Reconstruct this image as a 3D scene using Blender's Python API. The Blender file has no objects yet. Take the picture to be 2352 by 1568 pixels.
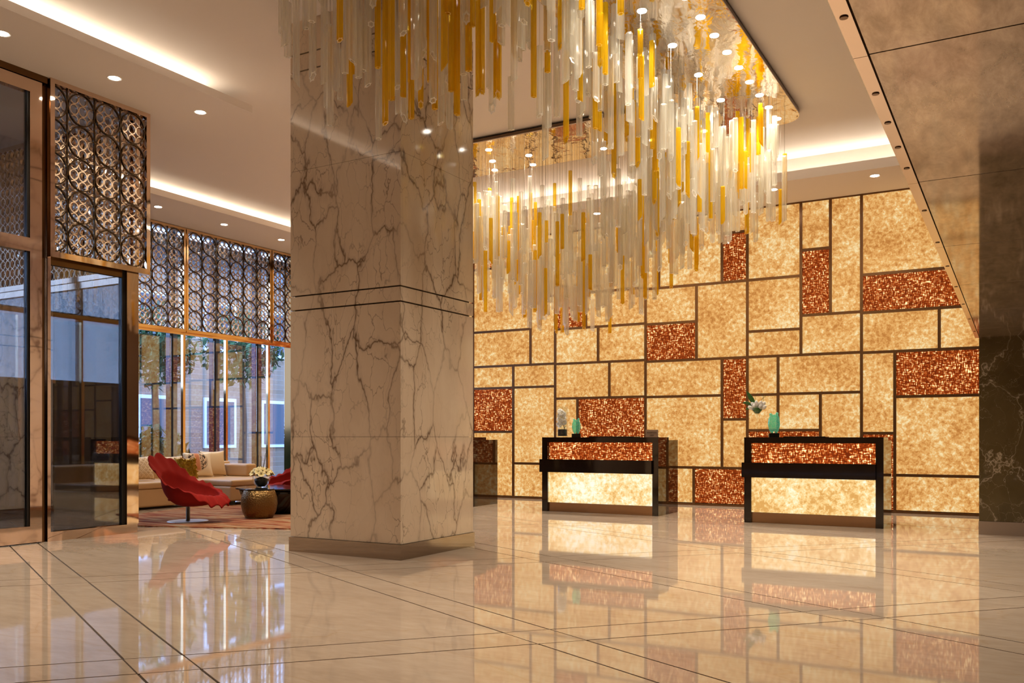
import bpy, bmesh, math, random
from mathutils import Vector, Matrix
random.seed(7)
PI = math.pi
scene = bpy.context.scene
COL = scene.collection

# ------------------------------------------------------------------ camera, sky, exposure
F, CX, HY, EYE, YAW = 2040.0, 1176.0, 1004.0, 1.1, math.radians(29.7)
cam_d = bpy.data.cameras.new('camera'); cam = bpy.data.objects.new('camera', cam_d); COL.objects.link(cam)
cam.location = (0, 0, EYE); cam.rotation_euler = (PI/2, 0, YAW)
cam_d.sensor_width = 36; cam_d.lens = 36*F/2352; cam_d.shift_y = (HY-784)/2352
cam_d.clip_start = .05; cam_d.clip_end = 500
scene.camera = cam
scene.view_settings.view_transform = 'Standard'; scene.view_settings.look = 'None'
scene.view_settings.gamma = 1; scene.view_settings.use_curve_mapping = False
scene.view_settings.exposure = 0.82
try:
    cy = scene.cycles
    cy.max_bounces = 7; cy.diffuse_bounces = 4; cy.glossy_bounces = 4
    cy.transmission_bounces = 2; cy.transparent_max_bounces = 20
    cy.use_adaptive_sampling = True; cy.adaptive_threshold = .02
    cy.sample_clamp_indirect = 4; cy.caustics_reflective = False; cy.caustics_refractive = False
    cy.use_denoising = True
except Exception:
    pass
world = bpy.data.worlds.new('sky'); scene.world = world; world.use_nodes = True
bg = world.node_tree.nodes['Background']
bg.inputs[0].default_value = (.40, .60, 1.0, 1); bg.inputs[1].default_value = 4.2

def ray(x, y):
    c, s = math.cos(YAW), math.sin(YAW); dx = (x-CX)/F
    return (dx*c-s, dx*s+c, (HY-y)/F)
def on_z(x, y, z=0):
    r = ray(x, y); t = (z-EYE)/r[2]; return Vector((r[0]*t, r[1]*t, z))
def on_y(x, y, Y):
    r = ray(x, y); t = Y/r[1]; return Vector((r[0]*t, Y, EYE+r[2]*t))
def proj(X, Y, Z):
    c, s = math.cos(YAW), math.sin(YAW); d = -X*s+Y*c
    return CX+F*(X*c+Y*s)/d, HY-F*(Z-EYE)/d, d

# ------------------------------------------------------------------ materials
class NT:
    def __init__(self, name):
        self.m = bpy.data.materials.new(name); self.m.use_nodes = True
        self.t = self.m.node_tree; self.t.nodes.clear()
        self.out = self.t.nodes.new('ShaderNodeOutputMaterial')
    def n(self, typ, ins=None, **props):
        nd = self.t.nodes.new('ShaderNode'+typ)
        for k, v in props.items(): setattr(nd, k, v)
        for k, v in (ins or {}).items():
            s = nd.inputs[k]
            if isinstance(v, bpy.types.NodeSocket): self.t.links.new(v, s)
            elif isinstance(v, (tuple, list)) and len(v) == 3 and s.type == 'RGBA': s.default_value = (*v, 1)
            else: s.default_value = v
        return nd
    def pos(self, scale=(1, 1, 1), rot=(0, 0, 0), obj=False):
        g = self.n('TexCoord').outputs['Object'] if obj else self.n('NewGeometry').outputs['Position']
        return self.n('Mapping', {'Vector': g, 'Scale': scale, 'Rotation': rot}).outputs[0]
    def noise(self, vec, scale, detail=3, rough=.5, dist=0):
        return self.n('TexNoise', {'Vector': vec, 'Scale': scale, 'Detail': detail, 'Roughness': rough, 'Distortion': dist})
    def ramp(self, fac, stops, interp='LINEAR'):
        r = self.n('ValToRGB', {'Fac': fac}); e = r.color_ramp; e.interpolation = interp
        while len(e.elements) < len(stops): e.elements.new(.5)
        for el, (p, c) in zip(e.elements, stops):
            el.position = p; el.color = (*c, 1) if len(c) == 3 else c
        return r.outputs[0]
    def math(self, op, a, b=0.5, clamp=False):
        return self.n('Math', {0: a, 1: b}, operation=op, use_clamp=clamp).outputs[0]
    def mix(self, fac, a, b, mode='MIX'):
        nd = self.n('MixRGB', {'Fac': fac, 'Color1': a, 'Color2': b}, blend_type=mode); return nd.outputs[0]
    def add(self, a, b): return self.n('VectorMath', {0: a, 1: b}, operation='ADD').outputs[0]
    def bump(self, h, strength=.2, dist=.01):
        return self.n('Bump', {'Height': h, 'Strength': strength, 'Distance': dist}).outputs[0]
    def pbr(self, **k):
        ins = {}
        for a, b in k.items(): ins[{'base': 'Base Color', 'rough': 'Roughness', 'metal': 'Metallic', 'normal': 'Normal', 'spec': 'Specular IOR Level',
            'coat': 'Coat Weight', 'trans': 'Transmission Weight', 'ior': 'IOR', 'sheen': 'Sheen Weight', 'sss': 'Subsurface Weight'}[a]] = b
        return self.n('BsdfPrincipled', ins).outputs[0]
    def end(self, sh):
        self.t.links.new(sh, self.out.inputs[0]); return self.m

def plain(name, col, rough=.5, metal=0, spec=.5, bump=0, bscale=60):
    t = NT(name); k = dict(base=(*col, 1), rough=rough, metal=metal, spec=spec)
    if bump: k['normal'] = t.bump(t.noise(t.pos(), bscale, 3).outputs[0], bump)
    return t.end(t.pbr(**k))

def marble(name, base, base2, vein, rough, scale=1.5, stretch=(1, 1, .55), amount=1., fine=.5, dist=.55, width=.018, spec=.5):
    t = NT(name); p = t.pos(stretch, (.25, .35, .2))
    w = t.noise(p, 1.6, 5, .6).outputs[1]
    p2 = t.add(p, t.n('VectorMath', {0: w, 'Scale': dist}, operation='SCALE').outputs[0])
    v1 = t.n('TexVoronoi', {'Vector': p2, 'Scale': scale}, feature='DISTANCE_TO_EDGE').outputs['Distance']
    v2 = t.n('TexVoronoi', {'Vector': p2, 'Scale': scale*2.9}, feature='DISTANCE_TO_EDGE').outputs['Distance']
    msk = t.ramp(t.noise(p, 2.2, 2).outputs[0], [(.38, (.08,)*3), (.62, (1,)*3)])
    l1 = t.ramp(v1, [(0, (1,)*3), (width*.45, (.8,)*3), (width*2.4, (.16,)*3), (width*7, (0,)*3)])
    l2 = t.ramp(v2, [(0, (fine,)*3), (width*1.6, (fine*.25,)*3), (width*3, (0,)*3)])
    s = t.math('MULTIPLY', t.math('MAXIMUM', t.math('MULTIPLY', l1, t.math('ADD', msk, .25, True)), t.math('MULTIPLY', l2, msk)), amount, True)
    cloud = t.mix(t.ramp(t.noise(p2, 1.1, 5, .65).outputs[0], [(.35, (0,)*3), (.68, (1,)*3)]), base, base2)
    return t.end(t.pbr(base=t.mix(s, cloud, vein), rough=rough, spec=spec))

def m_floor():
    t = NT('polished_beige_marble'); oi = t.n('ObjectInfo').outputs['Random']
    off = t.n('CombineXYZ', {'X': t.math('MULTIPLY', oi, 37.), 'Y': t.math('MULTIPLY', oi, 91.), 'Z': 0.}).outputs[0]
    p = t.add(t.pos((.45, 1.3, 1), (0, 0, .5)), off)
    a = t.noise(p, 2.2, 6, .62, .5).outputs[0]; b = t.noise(p, 14, 4, .6).outputs[0]
    c = t.ramp(a, [(.28, (.45, .33, .235)), (.5, (.58, .44, .325)), (.72, (.64, .51, .39))])
    c = t.mix(.35, c, t.ramp(b, [(.3, (.47, .35, .25)), (.7, (.67, .54, .42))]))
    wv = t.n('TexVoronoi', {'Vector': t.add(t.pos((.5, 1.6, 1), (0, 0, .6)), t.n('VectorMath', {0: t.noise(p, 2., 4).outputs[1], 'Scale': .7}, operation='SCALE').outputs[0]), 'Scale': .9}, feature='DISTANCE_TO_EDGE').outputs[0]
    c = t.mix(t.ramp(wv, [(0, (.5,)*3), (.008, (.12,)*3), (.02, (0,)*3)]), c, (.50, .34, .20))
    return t.end(t.pbr(base=c, rough=.035, spec=1.0))

def m_honey(name, strength, pale=0.):
    t = NT(name); oi = t.n('ObjectInfo').outputs['Random']
    off = t.n('CombineXYZ', {'X': t.math('MULTIPLY', oi, 57.), 'Y': t.math('MULTIPLY', oi, 23.), 'Z': t.math('MULTIPLY', oi, 71.)}).outputs[0]
    p = t.add(t.pos(), off)
    p2 = p
    a = t.noise(p2, 17, 4, .68, .3).outputs[0]
    v = t.n('TexVoronoi', {'Vector': p2, 'Scale': 30}, feature='DISTANCE_TO_EDGE').outputs[0]
    big = t.noise(p, 1.7, 1).outputs[0]
    f = t.math('ADD', t.math('ADD', t.math('MULTIPLY', a, 1.12), t.math('MULTIPLY', t.math('MINIMUM', v, .25), .25)), t.math('MULTIPLY', t.math('SUBTRACT', big, .5), .42 + pale*.35))
    k = pale
    c = t.ramp(f, [(.38, (.58+.2*k, .225+.2*k, .048+.07*k)), (.52, (.82+.2*k, .39+.3*k, .105+.17*k)), (.65, (.97+.15*k, .56+.32*k, .19+.3*k)), (.82, (1.1+.1*k, .90+.2*k, .50+.4*k))])
    e = t.n('Emission', {'Color': c, 'Strength': strength}).outputs[0]
    return t.end(t.n('MixShader', {0: .08, 1: e, 2: t.pbr(base=(.5, .3, .12, 1), rough=.25)}).outputs[0])

def m_woven(name, strength):
    t = NT(name); oi = t.n('ObjectInfo').outputs['Random']
    off = t.n('CombineXYZ', {'X': t.math('MULTIPLY', oi, 57.), 'Y': 0., 'Z': t.math('MULTIPLY', oi, 71.)}).outputs[0]
    p = t.add(t.pos(), off)
    w = t.add(p, t.n('VectorMath', {0: t.noise(p, 12, 2).outputs[1], 'Scale': .018}, operation='SCALE').outputs[0])
    def thr(sc):
        return t.noise(t.n('Mapping', {'Vector': w, 'Scale': sc}).outputs[0], 1, 2, .5).outputs[0]
    a = thr((75, 26, 17)); b = thr((17, 26, 75))
    big = t.noise(p, 4, 2).outputs[0]
    f = t.math('ADD', t.math('MULTIPLY', t.math('MULTIPLY', a, b), 1.9), t.math('MULTIPLY', big, .22))
    c = t.ramp(f, [(.46, (.15, .02, .003)), (.58, (.36, .048, .006)), (.68, (.54, .10, .012)), (.76, (1.1, .55, .16)), (.84, (1.5, 1.15, .6))])
    e = t.n('Emission', {'Color': c, 'Strength': strength}).outputs[0]
    return t.end(t.n('MixShader', {0: .12, 1: e, 2: t.pbr(base=(.2, .06, .02, 1), rough=.2)}).outputs[0])

def m_glass(name, tint, refl=.06, k=1.3):
    t = NT(name)
    f = t.math('ADD', t.math('MULTIPLY', t.math('POWER', t.n('LayerWeight', {'Blend': .5}).outputs['Facing'], 4.), k), refl, True)
    return t.end(t.n('MixShader', {0: f, 1: t.n('BsdfTransparent', {'Color': tint}).outputs[0], 2: t.n('BsdfGlossy', {'Color': (.95, .93, .9), 'Roughness': .01}).outputs[0]}).outputs[0])

def m_rod(name, tr, body, opac, gl):
    t = NT(name)
    tl = t.n('MixShader', {0: .5, 1: t.n('BsdfDiffuse', {'Color': body}).outputs[0], 2: t.n('BsdfTranslucent', {'Color': body}).outputs[0]}).outputs[0]
    lw = t.n('LayerWeight', {'Blend': .35}).outputs['Facing']
    f = t.math('ADD', t.math('MULTIPLY', lw, .35), opac, True)
    a = t.n('MixShader', {0: f, 1: t.n('BsdfTransparent', {'Color': tr}).outputs[0], 2: tl}).outputs[0]
    fr = t.math('ADD', t.math('MULTIPLY', t.math('POWER', lw, 3.), .45), gl, True)
    return t.end(t.n('MixShader', {0: fr, 1: a, 2: t.n('BsdfGlossy', {'Color': (1, 1, 1), 'Roughness': .06}).outputs[0]}).outputs[0])

def m_plate():
    t = NT('rippled_polished_steel')
    h = t.noise(t.pos((1.2, .8, 1)), 3.2, 3, .5, .4).outputs[0]
    return t.end(t.pbr(base=(.86, .77, .71, 1), metal=1, rough=.07, normal=t.bump(h, .22, .06)))

def m_rug():
    t = NT('streaked_rug'); p = t.pos((.9, 9, 1), (0, 0, -.34), True)
    a = t.noise(p, 1.4, 5, .6, .5).outputs[0]
    c = t.ramp(a, [(.3, (.05, .015, .008)), (.42, (.22, .045, .02)), (.5, (.30, .13, .06)), (.58, (.38, .24, .13)), (.7, (.22, .16, .11))])
    return t.end(t.pbr(base=c, rough=.95, spec=.1, normal=t.bump(t.noise(t.pos(), 300, 2).outputs[0], .3)))

def m_tiger():
    t = NT('printed_cushion_fabric'); o = t.n('TexCoord').outputs['Object']
    s = t.n('SeparateXYZ', {0: o}); x, z = s.outputs[0], s.outputs[2]
    ax = t.math('ABSOLUTE', t.math('ADD', x, .03)); zz = t.math('SUBTRACT', z, .05)
    r2 = t.math('SQRT', t.math('ADD', t.math('POWER', ax, 2.), t.math('POWER', zz, 2.)))
    inside = t.ramp(r2, [(.155, (1,)*3), (.19, (0,)*3)])
    cv = t.n('CombineXYZ', {'X': t.math('MULTIPLY', r2, 20.), 'Y': t.math('MULTIPLY', t.n('Math', {0: ax, 1: zz}, operation='ARCTAN2').outputs[0], 1.1), 'Z': 0.}).outputs[0]
    st = t.ramp(t.noise(cv, 2.3, 3, .6, .6).outputs[0], [(.47, (0,)*3), (.53, (1,)*3)])
    side = t.ramp(ax, [(.035, (0,)*3), (.06, (1,)*3)])
    face = t.mix(t.math('MULTIPLY', st, side), (.70, .50, .33), (.05, .025, .015))
    nose = t.math('MULTIPLY', t.ramp(ax, [(.03, (1,)*3), (.055, (0,)*3)]), t.ramp(z, [(.45, (0,)*3), (.5, (1,)*3)]))
    face = t.mix(t.ramp(ax, [(.028, (.85,)*3), (.05, (0,)*3)]), face, (.55, .16, .05))
    c = t.mix(inside, (.80, .68, .52), face)
    return t.end(t.pbr(base=c, rough=.8))

def m_quilt():
    t = NT('quilted_beige_satin')
    p = t.pos((1, 1, 1), (0, .785, 0), True)
    b = t.n('TexVoronoi', {'Vector': p, 'Scale': 17, 'Randomness': 0.}, feature='DISTANCE_TO_EDGE').outputs[0]
    return t.end(t.pbr(base=t.mix(t.ramp(b, [(0, (1,)*3), (.1, (0,)*3)]), (.62, .45, .28), (.78, .64, .46)), rough=.5, normal=t.bump(b, .8, .02)))

def m_brick(name, a, b, mortar, scale):
    t = NT(name)
    br = t.n('TexBrick', {'Vector': t.pos((1, 1, 1), (PI/2, 0, PI/2)), 'Color1': a, 'Color2': b, 'Mortar': mortar, 'Scale': scale, 'Mortar Size': .012})
    return t.end(t.pbr(base=br.outputs[0], rough=.85))

def m_hammered():
    t = NT('hammered_bronze'); v = t.n('TexVoronoi', {'Vector': t.pos(), 'Scale': 55}).outputs['Distance']
    return t.end(t.pbr(base=(.20, .115, .04, 1), metal=.9, rough=.36, normal=t.bump(v, .5, .01)))

def m_bronze(name, col, rough, b=.04):
    t = NT(name); h = t.noise(t.pos((1, 1, .5)), 2.2, 1).outputs[0]
    return t.end(t.pbr(base=(*col, 1), metal=1, rough=rough, normal=t.bump(h, b, .1)))

def m_canopy():
    t = NT('mirror_painted_reflection'); p = t.pos((3.2, 1., 1), (0, 0, .25))
    a = t.noise(p, 5, 6, .7, .3).outputs[0]
    c = t.ramp(a, [(.3, (.34, .25, .17)), (.5, (.54, .41, .30)), (.7, (.74, .59, .45))])  # beige streaks paint the floor's reflection into the mirror panels' colour
    return t.end(t.pbr(base=c, metal=.62, rough=.06))

def emit(name, col, s):
    t = NT(name); return t.end(t.n('Emission', {'Color': col, 'Strength': s}).outputs[0])

M = dict(
    floor=m_floor(), grout=plain('dark_joint', (.06, .035, .018), .7),
    ceil=plain('cream_ceiling_paint', (.90, .84, .80), .8, bump=.02, bscale=200),
    colm=marble('veined_white_marble', (.76, .63, .48, 1), (.64, .50, .36, 1), (.17, .105, .07, 1), .06, 2.5, (1, 1, .5), 1.0, .75, .55, .012),
    dark=marble('dark_green_marble', (.075, .052, .020, 1), (.13, .094, .04, 1), (.50, .40, .27, 1), .06, 2.3, (1, 1, .8), 1.0, .7, .8, .006),
    wallm=marble('cream_wall_marble', (.62, .48, .36, 1), (.5, .37, .27, 1), (.3, .18, .1, 1), .12, .8, (1, 1, .6), .5),
    plinth=plain('grey_brown_stone', (.30, .22, .16), .12),
    steel=m_bronze('polished_base_steel', (.36, .30, .25), .08, .02),
    bronze=m_bronze('rose_bronze_mirror', (.74, .56, .43), .045, .05),
    bronze_d=m_bronze('dark_bronze', (.16, .085, .035), .18, .02),
    gold=m_bronze('pale_gold_metal', (.86, .60, .34), .12, .03),
    soffit=m_canopy(),
    trim=m_bronze('champagne_trim', (.80, .64, .52), .16, .02),
    honey=m_honey('backlit_parchment', .52), honey2=m_honey('backlit_parchment_bright', .62, .85),
    woven=m_woven('backlit_woven_resin', .62), woven2=m_woven('backlit_woven_counter', .78),
    bar=plain('brown_metal_divider', (.17, .08, .03), .28, .5),
    counter=plain('black_brown_glass', (.010, .005, .003), .05, 0, .8),
    cside=plain('dark_amber_glass', (.05, .022, .008), .035, .3, .9),
    kick=m_bronze('brown_toe_kick', (.42, .26, .15), .2),
    glass=m_glass('window_glass', (.88, .92, .97), .19, .6), glass_d=m_glass('bronze_tinted_glass', (.66, .66, .66), .13, .6),
    vase=m_glass('clear_vase_glass', (.97, .98, .97), .05, .5),
    clear=m_rod('clear_rod_glass', (1, .995, .975), (1, .96, .85), .29, .03), amber=m_rod('amber_rod_glass', (1, .89, .32), (1.0, .66, .02), .45, .02),
    rim=m_rod('cut_glass_rim', (.97, .97, .95), (1, .98, .92), .75, .1), rim_a=m_rod('cut_amber_rim', (.97, .8, .3), (1, .78, .2), .7, .1),
    wire=plain('steel_wire', (.5, .44, .38), .35, .8),
    plate=m_plate(), plate_rim=plain('dark_plate_rim', (.14, .09, .06), .3, .6),
    lens=emit('lamp_lens', (1, .93, .80), 26), strip=emit('cove_led', (1, .88, .68), 13.),
    white_trim=plain('white_lamp_trim', (.85, .8, .74), .4),
    ring_d=m_bronze('dark_ring_bronze', (.10, .065, .035), .25), ring=plain('pale_ring_bronze', (.70, .50, .33), .3, .6),
    leather=plain('tan_leather', (.56, .36, .18), .38, bump=.05, bscale=90),
    red=plain('red_felt', (.27, .010, .006), .85, 0, .2, bump=.15, bscale=160),
    satin=plain('champagne_satin', (.66, .49, .30), .42), goldsatin=plain('gold_ruffle_satin', (.48, .29, .02), .38),
    tiger=m_tiger(), quilt=m_quilt(), rug=m_rug(), hammered=m_hammered(),
    black=plain('black_lacquer', (.012, .010, .009), .08), blackm=plain('black_base', (.006, .005, .004), .3),
    petal=plain('white_petal', (.88, .86, .82), .5), lily=plain('cream_yellow_petal', (.90, .76, .40), .5),
    leaf=plain('green_leaf', (.03, .12, .015), .4), twig=plain('dark_twig', (.03, .02, .012), .7),
    water=plain('vase_pebbles', (.05, .06, .07), .1), teal=None,
    sign=plain('brown_placard', (.42, .29, .2), .35), ink=plain('dark_ink', (.05, .025, .01), .5),
    asphalt=plain('street_asphalt', (.10, .11, .13), .8), concrete=plain('pale_concrete', (.62, .64, .68), .8, bump=.1),
    brick=m_brick('street_brick', (.30, .22, .17), (.25, .18, .13), (.38, .35, .34), 3.2),
    bwhite=plain('white_render', (.80, .84, .92), .7), bglass=plain('dark_window_glass', (.03, .05, .09), .1),
    foliage=plain('tree_foliage', (.05, .14, .06), .7), bark=plain('tree_bark', (.09, .06, .04), .9),
    brownwall=plain('brown_street_stone', (.10, .06, .035), .6, bump=.2, bscale=12),
    post=plain('dark_blue_post', (.02, .03, .06), .3, .3), bluepost=plain('blue_mullion', (.10, .22, .45), .3, .2),
)
def m_teal():
    t = NT('teal_glass'); lw = t.n('LayerWeight', {'Blend': .4}).outputs['Facing']
    c = t.mix(t.ramp(t.noise(t.pos(), 60, 3).outputs[0], [(.4, (0,)*3), (.6, (1,)*3)]), (.12, .95, .78), (.55, 1, .85))
    a = t.n('MixShader', {0: .5, 1: t.n('BsdfDiffuse', {'Color': c}).outputs[0], 2: t.n('BsdfTranslucent', {'Color': c}).outputs[0]}).outputs[0]
    a = t.n('MixShader', {0: t.math('ADD', t.math('MULTIPLY', lw, .6), .35, True), 1: t.n('BsdfTransparent', {'Color': (.55, 1, .9)}).outputs[0], 2: a}).outputs[0]
    return t.end(t.n('MixShader', {0: .10, 1: a, 2: t.n('BsdfGlossy', {'Color': (1, 1, 1), 'Roughness': .08}).outputs[0]}).outputs[0])
M['teal'] = m_teal()

# ------------------------------------------------------------------ mesh helpers
class MB:
    def __init__(self): self.v = []; self.f = []; self.mi = []
    def quad(self, *ids, m=0): self.f.append(ids); self.mi.append(m)
    def box(self, x0, x1, y0, y1, z0, z1, m=0):
        b = len(self.v)
        self.v += [(x, y, z) for z in (z0, z1) for y in (y0, y1) for x in (x0, x1)]
        for q in ((0, 2, 3, 1), (4, 5, 7, 6), (0, 1, 5, 4), (2, 6, 7, 3), (0, 4, 6, 2), (1, 3, 7, 5)): self.quad(*[b+i for i in q], m=m)
        return self
    def prism(self, poly, z0, z1, m=0, caps=True):
        b = len(self.v); n = len(poly)
        self.v += [(x, y, z0) for x, y in poly]+[(x, y, z1) for x, y in poly]
        for i in range(n): self.quad(b+i, b+(i+1) % n, b+n+(i+1) % n, b+n+i, m=m)
        if caps: self.quad(*[b+i for i in range(n)][::-1], m=m); self.quad(*[b+n+i for i in range(n)], m=m)
        return self
    def lathe(self, prof, seg=24, c=(0, 0, 0), m=0, sy=1.):
        b = len(self.v); n = len(prof)
        for i in range(seg):
            a = 2*PI*i/seg
            self.v += [(c[0]+r*math.cos(a), c[1]+r*math.sin(a)*sy, c[2]+z) for r, z in prof]
        for i in range(seg):
            j = (i+1) % seg
            for k in range(n-1): self.quad(b+i*n+k, b+j*n+k, b+j*n+k+1, b+i*n+k+1, m=m)
        self.quad(*[b+i*n for i in range(seg)][::-1], m=m); self.quad(*[b+i*n+n-1 for i in range(seg)], m=m)
        return self
    def tube(self, pts, r, seg=6, m=0, r1=None):
        b = len(self.v); P = [Vector(p) for p in pts]; n = len(P)
        for i, p in enumerate(P):
            d = (P[min(i+1, n-1)]-P[max(i-1, 0)]).normalized()
            u = d.cross(Vector((0, 0, 1)) if abs(d.z) < .9 else Vector((1, 0, 0))).normalized(); w = d.cross(u)
            rr = r if r1 is None else r+(r1-r)*i/(n-1)
            self.v += [tuple(p+(u*math.cos(2*PI*k/seg)+w*math.sin(2*PI*k/seg))*rr) for k in range(seg)]
        for i in range(n-1):
            for k in range(seg): self.quad(b+i*seg+k, b+i*seg+(k+1) % seg, b+(i+1)*seg+(k+1) % seg, b+(i+1)*seg+k, m=m)
        self.quad(*[b+k for k in range(seg)][::-1], m=m); self.quad(*[b+(n-1)*seg+k for k in range(seg)], m=m)
        return self
    def grid(self, fn, nu, nv, closed_u=False, m=0):
        b = len(self.v)
        self.v += [tuple(fn(i/(nu if closed_u else nu-1), j/(nv-1))) for i in range(nu) for j in range(nv)]
        for i in range(nu if closed_u else nu-1):
            for j in range(nv-1):
                k = (i+1) % nu; self.quad(b+i*nv+j, b+k*nv+j, b+k*nv+j+1, b+i*nv+j+1, m=m)
        return self
    def ball(self, c, r, seg=10, rings=6, s=(1, 1, 1), m=0):
        prof = [(max(1e-4, math.sin(PI*k/rings))*r, -math.cos(PI*k/rings)*r*s[2]) for k in range(rings+1)]
        b = len(self.v); self.lathe(prof, seg, (0, 0, 0), m)
        for i in range(b, len(self.v)):
            x, y, z = self.v[i]; self.v[i] = (c[0]+x*s[0], c[1]+y*s[1], c[2]+z)
        return self
    def xf(self, mat, start=0):
        for i in range(start, len(self.v)): self.v[i] = tuple(mat @ Vector(self.v[i]))
        return self
    def mesh(self, name, mats, smooth=False, fix=True):
        me = bpy.data.meshes.new(name); me.from_pydata(self.v, [], self.f)
        for m in (mats if isinstance(mats, (list, tuple)) else [mats]): me.materials.append(m)
        me.polygons.foreach_set('material_index', self.mi)
        if fix:
            bm = bmesh.new(); bm.from_mesh(me); bmesh.ops.recalc_face_normals(bm, faces=bm.faces); bm.to_mesh(me); bm.free()
        if smooth: me.polygons.foreach_set('use_smooth', [True]*len(me.polygons))
        me.update(); return me
    def build(self, name, mats, parent=None, smooth=False, fix=True):
        return link(name, self.mesh(name, mats, smooth, fix), parent)
def link(name, data, parent=None):
    o = bpy.data.objects.new(name, data); COL.objects.link(o)
    if parent is not None: o.parent = parent
    return o
def tag(o, label, cat=None, group=None, kind=None):
    o['label'] = label
    if cat: o['category'] = cat
    if group: o['group'] = group
    if kind: o['kind'] = kind
    return o
def thing(name, label, cat, loc=(0, 0, 0), rz=0., group=None, kind=None):
    o = link(name, None); o.location = loc; o.rotation_euler = (0, 0, rz)
    return tag(o, label, cat, group, kind)
def B(*a): return MB().box(*a)
UNIT = {}
def cube(name, mat, x0, x1, y0, y1, z0, z1, parent=None):
    """a box sharing one unit mesh for each material"""
    k = mat.name
    if k not in UNIT: UNIT[k] = MB().box(-.5, .5, -.5, .5, -.5, .5).mesh('block_'+k, mat)
    o = link(name, UNIT[k], parent); o.location = ((x0+x1)/2, (y0+y1)/2, (z0+z1)/2); o.scale = (x1-x0, y1-y0, z1-z0)
    return o
def copy_tree(o, parent=None):
    c = o.copy(); COL.objects.link(c); c.parent = parent
    for ch in list(o.children): copy_tree(ch, c)
    return c
def bev(o, w=.01, s=2):
    m = o.modifiers.new('bevel', 'BEVEL'); m.width = w; m.segments = s; m.limit_method = 'ANGLE'; return o

# ------------------------------------------------------------------ main coordinates of the lobby (x along the backlit wall, y towards it)
WALL_Y, WIN_X, FRONT_X, DARK_Y, DARK_X = 14.0, -13.19, -8.91, 11.37, -.39
CEIL, SOF1, SOF3, CANOPY = 5.10, 4.88, 4.70, 2.23
X1, Y0 = 5.0, -5.0

# floor: base slab and its marble tiles
floor = tag(B(-13.6, X1, Y0, WALL_Y+.3, -.2, -.006).build('floor', M['grout']), 'polished beige marble floor with diagonal bands', 'floor', kind='structure')
def clip(poly, f):
    out = []
    for i in range(len(poly)):
        a, b = poly[i], poly[(i+1) % len(poly)]; fa, fb = f(a), f(b)
        if fa >= 0: out.append(a)
        if (fa >= 0) != (fb >= 0):
            t = fa/(fa-fb); out.append((a[0]+(b[0]-a[0])*t, a[1]+(b[1]-a[1])*t))
    return out
N0, VA, VB = Vector((-2.28, 4.353)), Vector((2.745, -1.325)), Vector((1.335, 1.452))
fa_, fb_ = .296/2.745, .187/1.335       # band widths as fractions of the lattice
ga, gb = .0062/3.05, .0066/1.97          # half joints
def lat(a, b): p = N0+VA*a+VB*b; return (p.x, p.y)
for i in range(-6, 6):
    for j in range(-9, 10):
        for (a0, a1, b0, b1) in ((fa_/2, 1-fa_/2, fb_/2, 1-fb_/2), (-fa_/2, fa_/2, fb_/2, 1-fb_/2), (fa_/2, 1-fa_/2, -fb_/2, fb_/2), (-fa_/2, fa_/2, -fb_/2, fb_/2)):
            thin = .35 if (a1-a0 < .2 and b1-b0 < .3) else 1.
            q = [lat(i+a0+ga*thin, j+b0+gb*thin), lat(i+a1-ga*thin, j+b0+gb*thin), lat(i+a1-ga*thin, j+b1-gb*thin), lat(i+a0+ga*thin, j+b1-gb*thin)]
            for f in (lambda p: p[0]+13.15, lambda p: 4.95-p[0], lambda p: p[1]+4.95, lambda p: 13.98-p[1]):
                if q: q = clip(q, f)
            if len(q) < 3: continue
            m = MB(); m.prism(q, -.02, 0.); m.build('floor_tile', M['floor'], floor)

# ceiling, soffits with their coves
ceiling = tag(B(-13.6, X1, Y0, WALL_Y+.3, CEIL, CEIL+.12).build('ceiling', M['ceil']), 'cream painted upper ceiling of the lobby', 'ceiling', kind='structure')
tag(B(-13.55, -8.1, Y0, 7.5, SOF1, CEIL-.001).box(-8.1, -7.78, Y0, 7.48, SOF1, SOF1+.03).box(-7.78, -7.76, Y0, 7.48, SOF1, SOF1+.085).box(-8.1, -7.76, 7.48, 7.5, SOF1, SOF1+.085)
    .build('trim_1', M['ceil']), 'dropped cream soffit over the glass entrance', 'soffit', kind='structure')
tag(B(-13.55, -12.05, 7.502, 14.2, SOF1+.01, CEIL-.001).box(-12.05, -11.72, 7.502, 12.74, SOF1+.01, SOF1+.04).box(-11.72, -11.7, 7.502, 12.74, SOF1+.01, SOF1+.11)
    .build('trim_2', M['ceil']), 'dropped cream soffit along the lounge windows', 'soffit', kind='structure')
tag(B(-12.04, X1, 13.08, 14.2, SOF3, CEIL-.001).box(-12.04, X1, 12.77, 13.08, SOF3, SOF3+.03).box(-12.04, X1, 12.75, 12.77, SOF3, SOF3+.13)
    .build('trim_3', M['ceil']), 'dropped cream soffit above the backlit wall', 'soffit', kind='structure')
def cove(x0, x1, y0, y1, z, label):
    tag(B(x0, x1, y0, y1, z, z+.02).build('cove_light', M['strip']), label, 'cove light')
cove(-8.06, -8.03, -4., 7.0, SOF1+.032, 'warm cove light strip hidden in the soffit above the glass entrance')
cove(-12.01, -11.98, 7.6, 12.7, SOF1+.042, 'warm cove light strip hidden in the soffit along the lounge windows')
cove(-11.6, 4.8, 13.02, 13.05, SOF3+.04, 'warm cove light strip hidden in the soffit above the backlit wall')

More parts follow.
